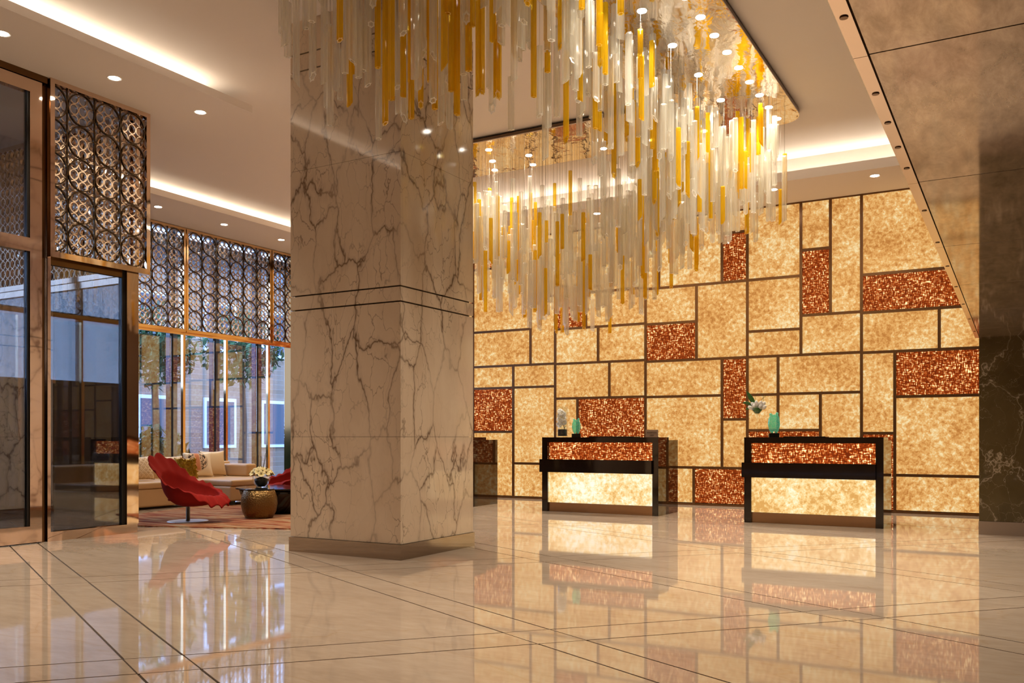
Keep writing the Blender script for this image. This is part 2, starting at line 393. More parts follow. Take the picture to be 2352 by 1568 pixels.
# other walls
tag(B(-13.6, X1, WALL_Y+.04, WALL_Y+.3, 0, CEIL).build('wall_back_core', M['bronze_d']), 'dark backing behind the backlit panels', 'wall', kind='structure')
tag(B(X1, X1+.2, Y0, WALL_Y, 0, CEIL).build('wall_right', M['wallm']), 'cream marble side wall of the lobby', 'wall', kind='structure')
tag(B(-13.6, X1, Y0-.2, Y0, 0, CEIL).build('wall_front', M['wallm']), 'cream marble wall facing the reception', 'wall', kind='structure')
dk = tag(B(DARK_X, X1, DARK_Y+.012, WALL_Y+.03, 0, CEIL).build('wall_dark', M['grout']), 'dark green veined marble wall beside the backlit wall', 'wall', kind='structure')
for k in range(4):
    cube('marble_slab', M['dark'], DARK_X+k*1.35+.001, DARK_X+(k+1)*1.35-.001, DARK_Y, DARK_Y+.012, .155, CANOPY, dk)
tag(B(DARK_X-.004, X1, DARK_Y-.006, DARK_Y+.012, 0, .152).build('baseboard_dark', M['plinth']), 'grey brown stone baseboard under the dark marble wall', 'baseboard', kind='structure')

# backlit wall: panels and dividers
PW = [(-2.02, -.44, 3.50, 4.7, 'h'), (-2.02, -.44, 2.94, 3.50, 'w'), (-2.02, -.98, 2.35, 2.94, 'h'), (-.98, -.44, 2.35, 2.94, 'h'), (-2.02, -1.565, 1.16, 2.35, 'h'), (-1.565, -.44, 1.69, 2.35, 'w'), (-1.565, -.44, .55, 1.69, 'h'), (-1.565, -.44, .03, .55, 'h'), (-2.02, -1.565, .03, 1.16, 'w'),
    (-2.89, -2.46, 3.955, 4.7, 'h'), (-2.89, -2.46, 2.96, 3.955, 'w'), (-2.46, -2.02, 2.96, 4.7, 'h'), (-2.89, -2.02, 2.36, 2.96, 'h'), (-3.71, -2.89, 3.57, 4.7, 'h'), (-3.71, -2.89, 2.76, 3.57, 'h'), (-3.71, -2.89, 2.36, 2.76, 'h'), (-3.71, -3.235, 1.765, 2.36, 'h'), (-3.235, -2.02, 1.77, 2.36, 'h'), (-3.71, -3.235, 1.21, 1.765, 'h'), (-3.235, -2.605, 1.21, 1.77, 'h'), (-2.605, -2.02, .6, 1.77, 'h'), (-3.71, -2.605, .6, 1.21, 'w'), (-3.71, -2.9, .03, .6, 'h'), (-2.9, -2.02, .03, .6, 'h')]
PC = [(-4.115, -3.71, 3.57, 4.35, 'w'), (-4.115, -3.71, 4.35, 4.7, 'h'), (-5.175, -4.115, 3.57, 4.7, 'h'), (-5.41, -5.175, 3.57, 4.7, 'h'), (-5.41, -4.535, 2.98, 3.57, 'h'), (-5.41, -4.535, 2.36, 2.98, 'w'), (-4.535, -3.71, 2.36, 3.57, 'h'), (-4.115, -3.71, 1.385, 2.36, 'w'), (-5.41, -4.115, 1.77, 2.36, 'h'), (-5.41, -4.115, .61, 1.77, 'h'), (-4.115, -3.71, .61, 1.385, 'h'), (-5.41, -4.96, .03, .61, 'w'), (-4.96, -4.58, .03, .61, 'h'), (-4.58, -3.71, .03, .61, 'w')]
PD = [(-7.10, -6.505, 3.0, 3.75, 'w'), (-7.1, -6.505, 3.75, 4.7, 'h'), (-6.505, -5.41, 3.0, 3.6, 'h'), (-6.505, -5.41, 3.6, 4.7, 'h'), (-7.1, -6.275, 2.39, 3.0, 'h'), (-6.275, -5.41, 2.39, 3.0, 'h'), (-7.1, -6.065, 1.78, 2.39, 'h'), (-6.065, -5.41, 1.78, 2.39, 'h'), (-7.1, -6.665, .62, 1.78, 'h'), (-6.665, -5.41, .62, 1.78, 'w'), (-7.1, -6.2, .03, .62, 'h'), (-6.2, -5.41, .03, .62, 'h')]
PE = [(-7.595, -7.1, 2.39, 3.6, 'h'), (-7.595, -7.1, 3.6, 4.7, 'h'), (-8.81, -7.595, 3.04, 4.2, 'h'), (-8.81, -7.9, 4.2, 4.7, 'w'), (-7.9, -7.595, 4.2, 4.7, 'h'), (-8.81, -7.595, 2.4, 3.04, 'h'), (-8.81, -7.95, 2.0, 2.4, 'h'), (-7.95, -7.1, 2.0, 2.4, 'h'), (-8.81, -7.95, 1.2, 2.0, 'w'), (-7.95, -7.1, .63, 2.0, 'h'), (-8.81, -7.95, .03, 1.2, 'h'), (-7.95, -7.1, .03, .63, 'h')]
PW += PC+PD+PE+[(a-5.10, b-5.10, c, d, k) for a, b, c, d, k in PC]+[(a-5.11, b-5.11, c, d, k) for a, b, c, d, k in PD]
PW += [(-13.12, -12.21, 3.5, 4.7, 'h'), (-13.12, -12.21, 2.4, 3.5, 'w'), (-13.12, -12.21, 1.2, 2.4, 'h'), (-13.12, -12.21, .03, 1.2, 'h')]
wallb = tag(B(-13.15, -.42, WALL_Y+.02, WALL_Y+.04, 0, SOF3).build('wall_back', M['bronze_d']), 'wall of glowing honey and woven red panels in a brown grid', 'wall', kind='structure')
cube('base_strip', M['bar'], -13.15, -.42, WALL_Y-.03, WALL_Y+.02, 0, .03, wallb)
for (a, b, c, d, k) in PW:
    o = cube('backlit_panel' if k == 'h' else 'woven_panel', M['honey' if k == 'h' else 'woven'], a+.012, b-.012, WALL_Y-.004+random.uniform(0, .006), WALL_Y+.02, c+.012, d-.012, wallb)
    o['label'] = 'glowing honey coloured parchment panel' if k == 'h' else 'glowing red brown woven panel'
    w = .021
    cube('divider', M['bar'], a-w, a+w, WALL_Y-.026, WALL_Y+.02, c, d, wallb)
    cube('divider', M['bar'], a-w, b+w, WALL_Y-.024, WALL_Y+.02, d-w, d+w, wallb)
cube('divider', M['bar'], -.46, -.42, WALL_Y-.026, WALL_Y+.02, 0, SOF3, wallb)

# mirrored canopy on the right
can = tag(B(-.40, X1, -1.8, DARK_Y-.002, CANOPY+.03, CANOPY+.13).build('mirrored_canopy', M['bronze_d']), 'low mirrored canopy of copper panels with a screwed metal edge on the right', 'canopy', kind='structure')
cube('fascia', M['trim'], -.428, -.40, -1.8, DARK_Y-.002, CANOPY-.0, CANOPY+.13, can)
ys = [-1.8, -.2, 1.30, 2.80, 4.31, 5.84, 7.38, 8.93, 10.41, DARK_Y]
for a, b in zip(ys, ys[1:]):
    cube('mirror_panel', M['soffit'], -.382, X1-.01, a+.004, b-.004, CANOPY, CANOPY+.03, can)
    cube('edge_trim', M['trim'], -.428, -.387, a+.0015, b-.0015, CANOPY-.004, CANOPY+.02, can)
scr = MB().lathe([(.011, -.003), (.012, 0), (.012, .004)], 12).mesh('screw', M['bronze_d'])
for y in (2.08, 2.51, 3.12, 3.43, 3.74, 4.05, 4.85, 5.68, 6.5, 7.42, 8.42, 9.5, 10.65):
    o = link('screw', scr, can); o.location = (-.407, y, CANOPY-.004)

# marble column
col = thing('marble_column', 'tall square column clad in brown veined white marble slabs', 'column', (-5.46, 7.012, 0), kind='structure')
hx, hy = .66, .607
B(-hx+.03, hx-.03, -hy+.03, hy-.03, 0, CEIL).build('core', M['grout'], col)
zs = [(.142, 1.103), (1.106, 2.313), (2.327, 2.450), (2.464, 3.659), (3.662, 4.606), (4.620, 4.770), (4.784, CEIL)]
for a, b in zs:
    for bx in ((-hx, hx, -hy, -hy+.03), (-hx, hx, hy-.03, hy), (hx-.03, hx, -hy+.031, hy-.031), (-hx, -hx+.03, -hy+.031, hy-.031)):
        cube('marble_slab', M['colm'], *bx, a, b, col)
cube('plinth', M['steel'], -hx-.012, hx+.012, -hy-.012, hy+.012, 0, .14, col)['label'] = 'polished metal plinth'

# ------------------------------------------------------------------ ring lattice screens
def ring_mesh(r, t, d, seg, mat, name, arc=2*PI, start=0.):
    m = MB(); full = arc > 6
    pr = [(r-t, -d), (r, -d), (r, d), (r-t, d)]
    b = 0
    for i in range(seg):
        a = start+(arc*i/seg if full else arc*i/(seg-1)); m.v += [(y, q*math.cos(a), q*math.sin(a)) for q, y in pr]
    for i in range(seg if full else seg-1):
        j = (i+1) % seg
        for k in range(4): m.quad(i*4+k, j*4+k, j*4+(k+1) % 4, i*4+(k+1) % 4)
    return m.mesh(name, mat)
MOD = .32
RS = ring_mesh(MOD/6, .009, .016, 18, M['ring'], 'small_ring'); RL = ring_mesh(MOD/2, .011, .012, 32, M['ring_d'], 'large_ring'); RH = ring_mesh(MOD/2, .011, .012, 17, M['ring_d'], 'half_ring', PI, -PI/2)
def screen(loc, rz, length, z0, z1, label, single, frame_mat, half=False, fw=.05):
    """a screen in its own local yz plane, y from 0 to length"""
    t = thing('ring_screen', label, 'screen', loc, rz)
    for (y0, y1, a, b) in ((0, fw, z0, z1), (length-fw, length, z0, z1), (fw, length-fw, z0, z0+fw*1.25), (fw, length-fw, z1-fw, z1)):
        cube('frame_bar', frame_mat, -.06, .06, y0, y1, a, b, t)
    y0, y1, a, b = fw, length-fw, z0+fw*1.25, z1-fw
    cols = (y1-y0)/.324 if half else round((y1-y0)/MOD); rows = round((b-a)/.35)
    ny = round(cols*3); nz = rows*3
    sy, sz = (y1-y0)/ny, (b-a)/nz
    if single:
        for i in range(ny):
            for j in range(nz):
                o = link('small_ring', RS, t); o.location = (-.012, y0+(i+.5)*sy, a+(j+.5)*sz); o.scale = (1, sy*3/MOD, sz*3/MOD)
    else:
        m = MB(); src = [tuple(v.co) for v in RS.vertices]; fs = [tuple(p.vertices) for p in RS.polygons]
        for i in range(ny):
            for j in range(nz):
                k = len(m.v); m.v += [(x-.012, y0+(i+.5)*sy+y*sy*3/MOD, a+(j+.5)*sz+z*sz*3/MOD) for x, y, z in src]
                for f in fs: m.quad(*[k+q for q in f])
        m.build('small_rings', M['ring'], t, fix=False)['kind'] = 'stuff'
    py_, pz_ = (y1-y0)/cols, (b-a)/rows; frac = (cols % 1)*py_
    nfull = int(cols)
    for i in range(-1 if half else 0, nfull):
        for j in range(rows):
            o = link('large_ring', RH if i < 0 else RL, t); o.location = (.028, y0+(0 if i < 0 else frac+(i+.5)*py_), a+(j+.5)*pz_); o.scale = (1, py_/MOD*(2*frac/py_ if i < 0 else 1), pz_/MOD)
        yy = y0+frac+i*py_
        if i > 0 or (half and i == 0): cube('upright', M['ring_d'], .012, .03, yy-.006, yy+.006, a, b, t)
    return t
screen((FRONT_X+.02, 5.70, 0), 0, 1.235, 3.0, 4.88, 'bronze lattice screen of rings above the glass panel beside the entrance door', True, M['bronze'], True)
screen((FRONT_X-.10, 6.86, 0), PI/2, 4.15, 3.0, 4.88, 'bronze lattice screen of rings inside the entrance, seen through the front screen', False, M['bronze'])
screen((WIN_X+.05, 6.98, 0), 0, 4.05, 3.0, 4.88, 'dark ring lattice screen above the lounge windows, nearest the entrance', False, M['gold'], fw=.04)
screen((WIN_X+.05, 11.05, 0), 0, 2.10, 3.0, 4.88, 'dark ring lattice screen above the lounge windows, middle one', False, M['gold'], fw=.04)
screen((WIN_X+.05, 13.17, 0), 0, .80, 3.0, 4.88, 'dark ring lattice screen above the lounge windows, beside the marble column', False, M['gold'], fw=.04)

# ------------------------------------------------------------------ glass entrance
door = thing('door_1', 'tall bronze framed glass entrance door at the left edge', 'door', (FRONT_X, 5.6, 0), kind='structure')
def db(name, mat, y0, y1, z0, z1, x0=-.045, x1=.045): return cube(name, mat, x0, x1, y0-5.6, y1-5.6, z0, z1, door)
db('stile', M['bronze'], 5.50, 5.63, 0.01, 4.80); db('stile', M['bronze'], 3.9, 4.05, .01, 4.80)
db('bottom_rail', M['bronze'], 4.05, 5.50, .01, .18); db('middle_rail', M['bronze'], 4.05, 5.50, 3.02, 3.16); db('top_rail', M['bronze'], 4.05, 5.50, 4.67, 4.80)
db('gasket', M['blackm'], 5.478, 5.5, .18, 3.02, -.03, .03); db('gasket', M['blackm'], 5.478, 5.5, 3.16, 4.67, -.03, .03)
db('glass_pane', M['glass_d'], 4.05, 5.478, .18, 3.02, -.008, .008); db('glass_pane', M['glass_d'], 4.05, 5.478, 3.16, 4.67, -.008, .008)
fr = tag(B(FRONT_X-.05, FRONT_X+.05, 3.7, 5.69, 4.81, 4.879).box(FRONT_X-.06, FRONT_X+.0, 5.645, 5.685, 0, 4.81).build('trim_4', M['bronze_d']), 'dark bronze door surround between the entrance door and the glass panel', 'door frame', kind='structure')
win1 = thing('window_1', 'tinted glass side panel in a bronze frame beside the entrance door', 'window', (FRONT_X, 6.2, 0), kind='structure')
def wb(name, mat, y0, y1, z0, z1, x0=-.06, x1=.03): return cube(name, mat, x0, x1, y0-6.2, y1-6.2, z0, z1, win1)
wb('frame_bar', M['bronze'], 5.70, 5.735, 0, 3.0); wb('frame_bar', M['bronze'], 5.735, 6.80, 0, .10); wb('post', M['bronze'], 6.655, 6.81, .10, 3.0, -.10, .035)
wb('gasket', M['blackm'], 6.615, 6.655, .1, 3.0, -.06, .0); wb('frame_bar', M['bronze_d'], 5.735, 6.62, 2.93, 3.0, -.06, 0)
wb('glass_pane', M['glass_d'], 5.735, 6.615, .1, 2.93, -.04, -.024)
win3 = thing('window_3', 'glass return wall of the entrance lobby', 'window', (-11, 6.86, 0), kind='structure')
def w3(name, mat, x0, x1, z0, z1, y0=-.04, y1=.04): return cube(name, mat, x0+11, x1+11, y0, y1, z0, z1, win3)
for x in (-11.0, -13.1): w3('mullion', M['bronze'], x-.04, x+.04, 0, 3.0)
w3('frame_bar', M['bronze'], -13.1, -9.02, 0, .1); w3('frame_bar', M['bronze'], -13.1, -9.02, 2.92, 3.0)
w3('glass_pane', M['glass_d'], -13.06, -11.04, .1, 2.92, -.008, .008); w3('glass_pane', M['glass_d'], -10.96, -9.02, .1, 2.92, -.008, .008)
tag(B(FRONT_X-.1, FRONT_X+.1, Y0, 3.69, 0, SOF1).build('wall_left', M['wallm']), 'cream marble wall on the street side before the entrance', 'wall', kind='structure')

# lounge window wall and the outer entrance glazing
win2 = thing('window_2', 'tall lounge windows in thin gold frames with dark blue posts behind', 'window', (WIN_X, 11, 0), kind='structure')
def w2(name, mat, y0, y1, z0, z1, x0=-.03, x1=.03): return cube(name, mat, x0, x1, y0-11, y1-11, z0, z1, win2)
ms = [6.95, 8.0, 9.05, 10.06, 11.06, 12.06, 13.16, 13.95]
for y in ms: w2('mullion', M['gold'], y-.025, y+.025, 0, 3.0)
for a, b in zip(ms, ms[1:]):
    w2('transom', M['gold'], a+.025, b-.025, 2.96, 3.03); w2('sill', M['gold'], a+.025, b-.025, 0, .06)
    w2('glass_pane', M['glass'], a+.025, b-.025, .06, 2.96, -.30, -.288); w2('glass_pane', M['glass'], a+.0, b-.0, 3.03, 4.88, -.30, -.288)
    w2('outer_post', M['post'], a-.035, a+.035, 0, 4.88, -.42, -.31); w2('outer_post_flange', M['bluepost'], a+.036, a+.13, 0, 4.88, -.36, -.31)
w2('mullion', M['gold'], 13.155, 13.185, 3.03, 4.88)
win4 = thing('window_4', 'outer glass doors of the entrance towards the street', 'window', (WIN_X, 4.5, 0), kind='structure')
for y in (2.6, 4.7, 6.8): cube('mullion', M['bronze_d'], -.04, .04, y-4.54, y-4.46, 0, 4.88, win4)
for z in (0, 3.0, 4.8): cube('transom', M['bronze_d'], -.04, .04, 2.6-4.5, 6.8-4.5, z, z+.08, win4)
for a, b in ((2.64, 4.66), (4.74, 6.76)):
    cube('glass_pane', M['glass'], -.006, .006, a-4.5, b-4.5, .08, 3.0, win4); cube('glass_pane', M['glass'], -.006, .006, a-4.5, b-4.5, 3.08, 4.8, win4)
tag(B(-13.4, -13.1, Y0, 2.56, 0, SOF1).build('wall_street', M['concrete']), 'pale street wall beside the outer entrance doors', 'wall', kind='structure')

# ------------------------------------------------------------------ lamps
def downlight(x, y, z, label, group, power=150, r=.055, beam=110):
    t = thing('downlight', label, 'downlight', (x, y, z), 0, group)
    MB().lathe([(r, 0), (r+.016, -.004), (r+.018, 0), (r+.016, .004), (r, .004)], 20).build('trim_ring', M['white_trim'], t)
    MB().lathe([(.001, -.002), (r, -.002), (r, .002), (.001, .002)], 20).build('lens', M['lens'], t)
    l = bpy.data.lights.new('lamp_beam', 'SPOT'); l.energy = power; l.color = (1, .90, .75); l.spot_size = math.radians(beam); l.spot_blend = .8; l.shadow_soft_size = .05
    o = link('lamp_beam', l, t); o.location = (0, 0, -.03)
    return t
for y, n in ((4.86, 'at the left edge of the picture'), (6.05, 'above the ring screen'), (7.18, 'nearest the soffit corner')):
    downlight(-8.27, y, SOF1, 'round recessed downlight in the entrance soffit, '+n, 'downlights of the entrance soffit')
for y, n in ((9.81, 'nearest the ring screen'), (11.21, 'middle one'), (12.62, 'beside the column')):
    downlight(-12.3, y, SOF1+.01, 'small round downlight in the soffit along the lounge windows, '+n, 'downlights of the window soffit', 130)
downlight(-1.72, 13.1, SOF3, 'single round downlight in the soffit above the backlit wall, beside the mirrored canopy', 'downlights above the backlit wall', 120)
for x, n in ((-3.1, 'second from the mirrored canopy'), (-4.5, 'third from the mirrored canopy'), (-5.9, 'fourth from the mirrored canopy'), (-7.3, 'nearest the column')):
    downlight(x, 13.1, SOF3, 'round downlight above the backlit wall behind the hanging rods, '+n, 'downlights above the backlit wall', 120)
for x, y, n in ((-7.0, 3.2, 'nearest the entrance door'), (-4.0, 2.2, 'in front of the column'), (-1.2, 5.0, 'beside the mirrored canopy'), (-1.2, 8.6, 'between chandelier and dark marble wall'), (-6.6, 9.0, 'behind the marble column'), (-4.0, -1.6, 'farthest from the reception')):  # unseen ceiling lamps, added to brighten the floor and room
    downlight(x, y, CEIL-.002, 'unseen downlight added to the upper ceiling for room light, '+n, 'added downlights of the upper ceiling', 230, beam=76)

# ------------------------------------------------------------------ chandelier
PZ = 5.02
ch = thing('glass_rod_chandelier', 'huge chandelier of hanging amber and clear glass rods under a rippled mirror plate', 'chandelier', (-4.4, 8.4, PZ))
OX, OY = -4.4, 8.4
def rounded(pts, rad, seg=8):
    out = []; n = len(pts)
    for i, p in enumerate(pts):
        p = Vector(p); a = (Vector(pts[i-1])-p).normalized(); b = (Vector(pts[(i+1) % n])-p).normalized()
        r = rad; s = p+a*r; e = p+b*r
        for k in range(seg+1):
            t = k/seg; q = s*(1-t)**2+p*2*t*(1-t)+e*t*t; out.append((q.x-OX, q.y-OY))
    return out
ppoly = rounded([(-7.6, 11.36), (-2.31, 11.36), (-2.31, 5.2), (-5.3, 5.2), (-5.3, 6.3), (-3.75, 6.3), (-3.75, 10.05), (-7.6, 10.05)], .34)
MB().prism(ppoly, .0, .012).build('mirror_plate', M['plate'], ch)['label'] = 'rippled mirror steel ceiling plate'
MB().prism(ppoly, .012, .05).build('plate_rim', M['plate_rim'], ch)
for (x, y) in [(-2.58, 5.9+.435*i) for i in range(13)]+[(-3.01, 9.35-.83*i) for i in range(-1, 4)]+[(-6.28, 10.37), (-6.49, 10.82), (-6.68, 11.2), (-5.92, 10.85), (-6.07, 11.25), (-4.9, 11.1), (-4.2, 11.1), (-3.5, 11.1)]:
    o = MB().lathe([(.001, -.006), (.042, -.006), (.045, 0)], 16).build('spot_lens', M['lens'], ch); o.location = (x-OX, y-OY, 0)
    l = bpy.data.lights.new('plate_beam', 'SPOT'); l.energy = 38; l.color = (1, .90, .74); l.spot_size = math.radians(96); l.spot_blend = .9; l.shadow_soft_size = .04
    o = link('plate_beam', l, ch); o.location = (x-OX, y-OY, -.03)
def rod_mesh(length, slant, mats, name, R1):
    m = MB(); n = 12; R2 = R1*.74
    prof = [((R1 if k % 2 == 0 else R2)*math.cos(2*PI*k/n), (R1 if k % 2 == 0 else R2)*math.sin(2*PI*k/n)) for k in range(n)]
    inn = [(x*.62, y*.62) for x, y in prof]
    sl = math.tan(slant)
    m.v += [(x, y, length) for x, y in prof]+[(x, y, (x+R1)*sl) for x, y in prof]+[(x, y, (x+R1)*sl) for x, y in inn]+[(x, y, (x+R1)*sl+.03) for x, y in inn]
    for k in range(n):
        j = (k+1) % n
        m.quad(n+k, n+j, j, k, m=0); m.quad(2*n+k, 2*n+j, n+j, n+k, m=1); m.quad(3*n+k, 3*n+j, 2*n+j, 2*n+k, m=0)
    m.quad(*range(n), m=1)
    return m.mesh(name, mats, fix=False)
VAR = {}
for c in ('clear', 'amber'):
    for L in (.45, .62, .82, 1.05, 1.3):
        for s in (.12, .55, .95):
            VAR[c, L, s] = rod_mesh(L, s, [M[c], M['rim' if c == 'clear' else 'rim_a']], c+'_rod', .031 if c == 'clear' else .026)
def lerp(x, tab):
    for (a, va), (b, vb) in zip(tab, tab[1:]):
        if x <= b: return va+(vb-va)*max(0, (x-a)/(b-a))
    return tab[-1][1]
rods = []
def fill(x0, x1, y0, y1, sp, zfun, thick, pw, pa):
    ny = int((y1-y0)/sp); nx = int((x1-x0)/sp)
    for i in range(nx+1):
        for j in range(ny+1):
            x = x0+(i+random.uniform(-.42, .42))*sp; y = y0+(j+random.uniform(-.42, .42))*sp
            zb = zfun(x, y)+thick*random.random()**pw
            L = random.choice((.45, .62, .62, .82, .82, 1.05) if pa < .3 else (.82, 1.05, 1.05, 1.3))
            if zb+L > PZ-.08: L = .82
            if zb+L > PZ-.08: L = .45
            if zb+L > PZ-.05: continue
            c = 'amber' if random.random() < pa else 'clear'
            rods.append((x, y, zb, c, L, random.choice((.12, .55, .95)), random.uniform(0, 2*PI)))
fill(-5.25, -2.45, 5.32, 6.25, .128, lambda x, y: lerp(x, [(-5.3, 4.0), (-4.75, 3.42), (-4.0, 3.45), (-3.2, 3.7), (-2.4, 4.0)])+.1*(6.25-y), 1.3, 1.0, .30)
fill(-3.7, -2.92, 6.35, 10.0, .112, lambda x, y: lerp(y, [(6.3, 3.62), (8.0, 3.45), (10, 3.1)])+.35*(x+3.7), 1.35, .9, .24)
fill(-7.45, -2.42, 10.12, 11.28, .112, lambda x, y: lerp(x, [(-7.5, 3.3), (-6.9, 3.12), (-6.2, 2.76), (-5.4, 2.36), (-4.6, 2.58), (-4.1, 2.82), (-3.4, 3.3), (-2.4, 3.72)]), 1.15, 1.0, .22)
def shown(r):
    x, y, d = proj(r[0], r[1], r[2]+r[4]*.4); return -50 < x < 2400 and -60 < y < 1568
vis = sorted([r for r in rods if shown(r)], key=lambda r: proj(r[0], r[1], r[2])[2])
single = set(id(r) for r in vis[:300])
wires = MB(); rest = {'clear': MB(), 'amber': MB()}
for r in rods:
    x, y, zb, c, L, s, a = r; me = VAR[c, L, s]
    wires.prism([(x-OX+.0013*math.cos(q), y-OY+.0013*math.sin(q)) for q in (0, 2.1, 4.2)], zb+L-PZ, 0, caps=False)
    if id(r) in single:
        o = link(c+'_glass_rod', me, ch); o.location = (x-OX, y-OY, zb-PZ); o.rotation_euler = (0, 0, a)
    else:
        m = rest[c]; k = len(m.v); ca, sa = math.cos(a), math.sin(a)
        m.v += [(v.co.x*ca-v.co.y*sa+x-OX, v.co.x*sa+v.co.y*ca+y-OY, v.co.z+zb-PZ) for v in me.vertices]
        for p in me.polygons: m.quad(*[k+q for q in p.vertices], m=p.material_index)
for c in rest:
    o = rest[c].build(c+'_glass_rods', [M[c], M['rim' if c == 'clear' else 'rim_a']], ch, fix=False); o['kind'] = 'stuff'
o = wires.build('suspension_wires', M['wire'], ch, fix=False); o['kind'] = 'stuff'

# ------------------------------------------------------------------ reception counters
def counter(x0, x1, y, depth, label, h=1.10):
    w = x1-x0; t = thing('reception_counter', label, 'counter', ((x0+x1)/2, y+depth/2, 0), 0, 'reception counters')
    a, b, f, k = -w/2, w/2, -depth/2, depth/2
    def c(name, mat, *q): return cube(name, M[mat], *q, t)
    c('side_panel', 'counter', a, a+.09, f, f+.16, 0, h-.07); c('side_panel', 'counter', b-.09, b, f, f+.16, 0, h-.07)
    c('glass_side', 'cside', a+.01, a+.04, f+.16, k, .0, h-.04); c('glass_side', 'cside', b-.04, b-.01, f+.16, k, .0, h-.04)
    c('countertop', 'counter', a, b, f, f+.42, h-.07, h)
    c('work_ledge', 'counter', a+.04, b-.04, f+.42, k, .74, .78)
    c('ledge_band', 'counter', a-.02, b-.085, f-.05, f+.16, .585, .775)
    c('woven_inset', 'woven2', a+.09, b-.09, f+.07, f+.10, .775, h-.075)['label'] = 'glowing woven strip'
    c('front_panel', 'honey2', a+.09, b-.09, f+.03, f+.08, .135, .585)['label'] = 'glowing pale parchment front'
    c('back_board', 'counter', a+.09, b-.09, f+.10, f+.13, .0, h-.07)
    c('toe_kick', 'kick', a+.09, b-.09, f+.035, f+.09, 0, .13)
    return t
counter(-6.19, -4.36, 11.76, .84, 'dark glass reception counter with a glowing front, the middle one holding the orchid vase')
counter(-3.09, -1.41, 11.49, .84, 'dark glass reception counter with a glowing front, nearest the dark marble wall')
counter(-9.35, -7.50, 11.88, .80, 'dark glass reception counter mostly hidden behind the marble column')

# things on the counters
def petals(m, c, r, n, up, w=.35, tilt=.9, seed=0, axis=(0, 0, 1)):
    q = Vector((0, 0, 1)).rotation_difference(Vector(axis).normalized()).to_matrix(); C = Vector(c)
    for i in range(n):
        a = 2*PI*i/n+seed
        d = Vector((math.cos(a)*tilt, math.sin(a)*tilt, up)).normalized(); s = Vector((-math.sin(a), math.cos(a), 0)); b = len(m.v)
        P = [Vector((0, 0, 0)), d*r*.35+s*r*w*.8, d*r*.7+s*r*w, d*r+Vector((0, 0, -.12*r)), d*r*.7-s*r*w, d*r*.35-s*r*w*.8, d*r*.55+Vector((0, 0, .12*r))]
        m.v += [tuple(C+q @ p) for p in P]
        for k in range(6): m.quad(b+k, b+(k+1) % 6, b+6)
Z1 = 1.10
t = thing('orchid_vase', 'clear cylinder vase of white orchids on the middle reception counter', 'vase', (-5.95, 11.96, Z1), 0)
MB().lathe([(.001, .0), (.076, 0), (.078, .005), (.078, .46), (.074, .46), (.073, .02), (.001, .018)], 28).build('glass_cylinder', M['vase'], t, True)
MB().lathe([(.001, .02), (.071, .02), (.071, .12), (.001, .125)], 20).build('pebbles', M['water'], t)
m = MB(); m.tube([(.02, 0, .03), (.035, 0, .1), (.02, .01, .19), (-.015, 0, .29)], .005); m.tube([(.025, 0, .2), (.045, .01, .24)], .003); m.tube([(.03, 0, .13), (.055, 0, .17)], .003)
m.build('stem', M['twig'], t)
for i, (x, y, z) in enumerate(((-.03, -.02, .385), (.022, -.02, .345), (-.035, -.01, .325), (.03, -.03, .285), (-.036, -.03, .265), (.0, .03, .3), (.034, -.02, .225), (-.04, -.03, .19), (.008, -.035, .365), (.0, -.04, .305))):
    m = MB(); ax = (.35+.3*math.sin(i*2.1), -1, .25+.3*math.cos(i*1.7)); petals(m, (x, y, z), .052, 5, .22, .50, .95, i, ax)
    o = m.build('orchid_bloom', M['petal'], t); MB().ball((x+.004, y-.012, z), .009, 6, 4).build('bloom_centre', M['lily'], o)
def figurine(loc, rz, label, mirror, sc):
    t = thing('glass_figurine', label, 'figurine', loc, rz)
    B(-.065, .065, -.04, .04, 0, .055).build('plinth', M['blackm'], t)
    P = [(-.035, .055), (-.06, .10), (-.075, .17), (-.068, .235), (-.05, .275), (-.058, .305), (-.04, .315), (-.018, .295), (.018, .295), (.038, .325), (.055, .315), (.052, .285), (.07, .23), (.075, .16), (.058, .09), (.04, .055), (.02, .055), (.012, .085), (-.008, .085), (-.015, .055)]
    m = MB(); n = len(P)
    for y, s in ((-.028, .86), (-.016, 1), (.016, 1), (.028, .86)): m.v += [((x*s)*mirror*sc, y, .055+(z-.055)*sc*(.985 if s < 1 else 1)) for x, z in P]
    for k in range(3):
        for i in range(n): m.quad(k*n+i, k*n+(i+1) % n, (k+1)*n+(i+1) % n, (k+1)*n+i)
    m.quad(*range(n)); m.quad(*range(3*n, 4*n))
    m.build('glass_body', M['teal'], t)
figurine((-5.72, 11.96, Z1), .35, 'green glass owl figurine on a black plinth beside the orchid vase', 1, .85)
figurine((-2.755, 11.68, Z1), .35, 'teal glass figurine on a black plinth beside the tall flower glass', 1, 1.0)
t = thing('counter_sign', 'small brown sign standing at the right end of the middle counter', 'sign', (-4.52, 11.93, Z1), .3)
B(-.088, .088, -.006, .006, .0, .108).build('placard', M['sign'], t)
B(-.095, .095, -.03, .03, 0, .008).build('foot', M['sign'], t)
for s, z, sz in (('RECEPTION', .058, .026), ('DESK', .02, .024)):
    cu = bpy.data.curves.new('lettering', 'FONT'); cu.body = s; cu.size = sz; cu.align_x = 'CENTER'; cu.extrude = .0006
    o = bpy.data.objects.new('lettering', cu); COL.objects.link(o); bpy.context.view_layer.update()
    me = bpy.data.meshes.new_from_object(o.evaluated_get(bpy.context.evaluated_depsgraph_get())); bpy.data.objects.remove(o)
    me.materials.clear(); me.materials.append(M['ink'])
    o = link('lettering', me, t); o.location = (0, -.0075, z); o.rotation_euler = (PI/2, 0, 0)
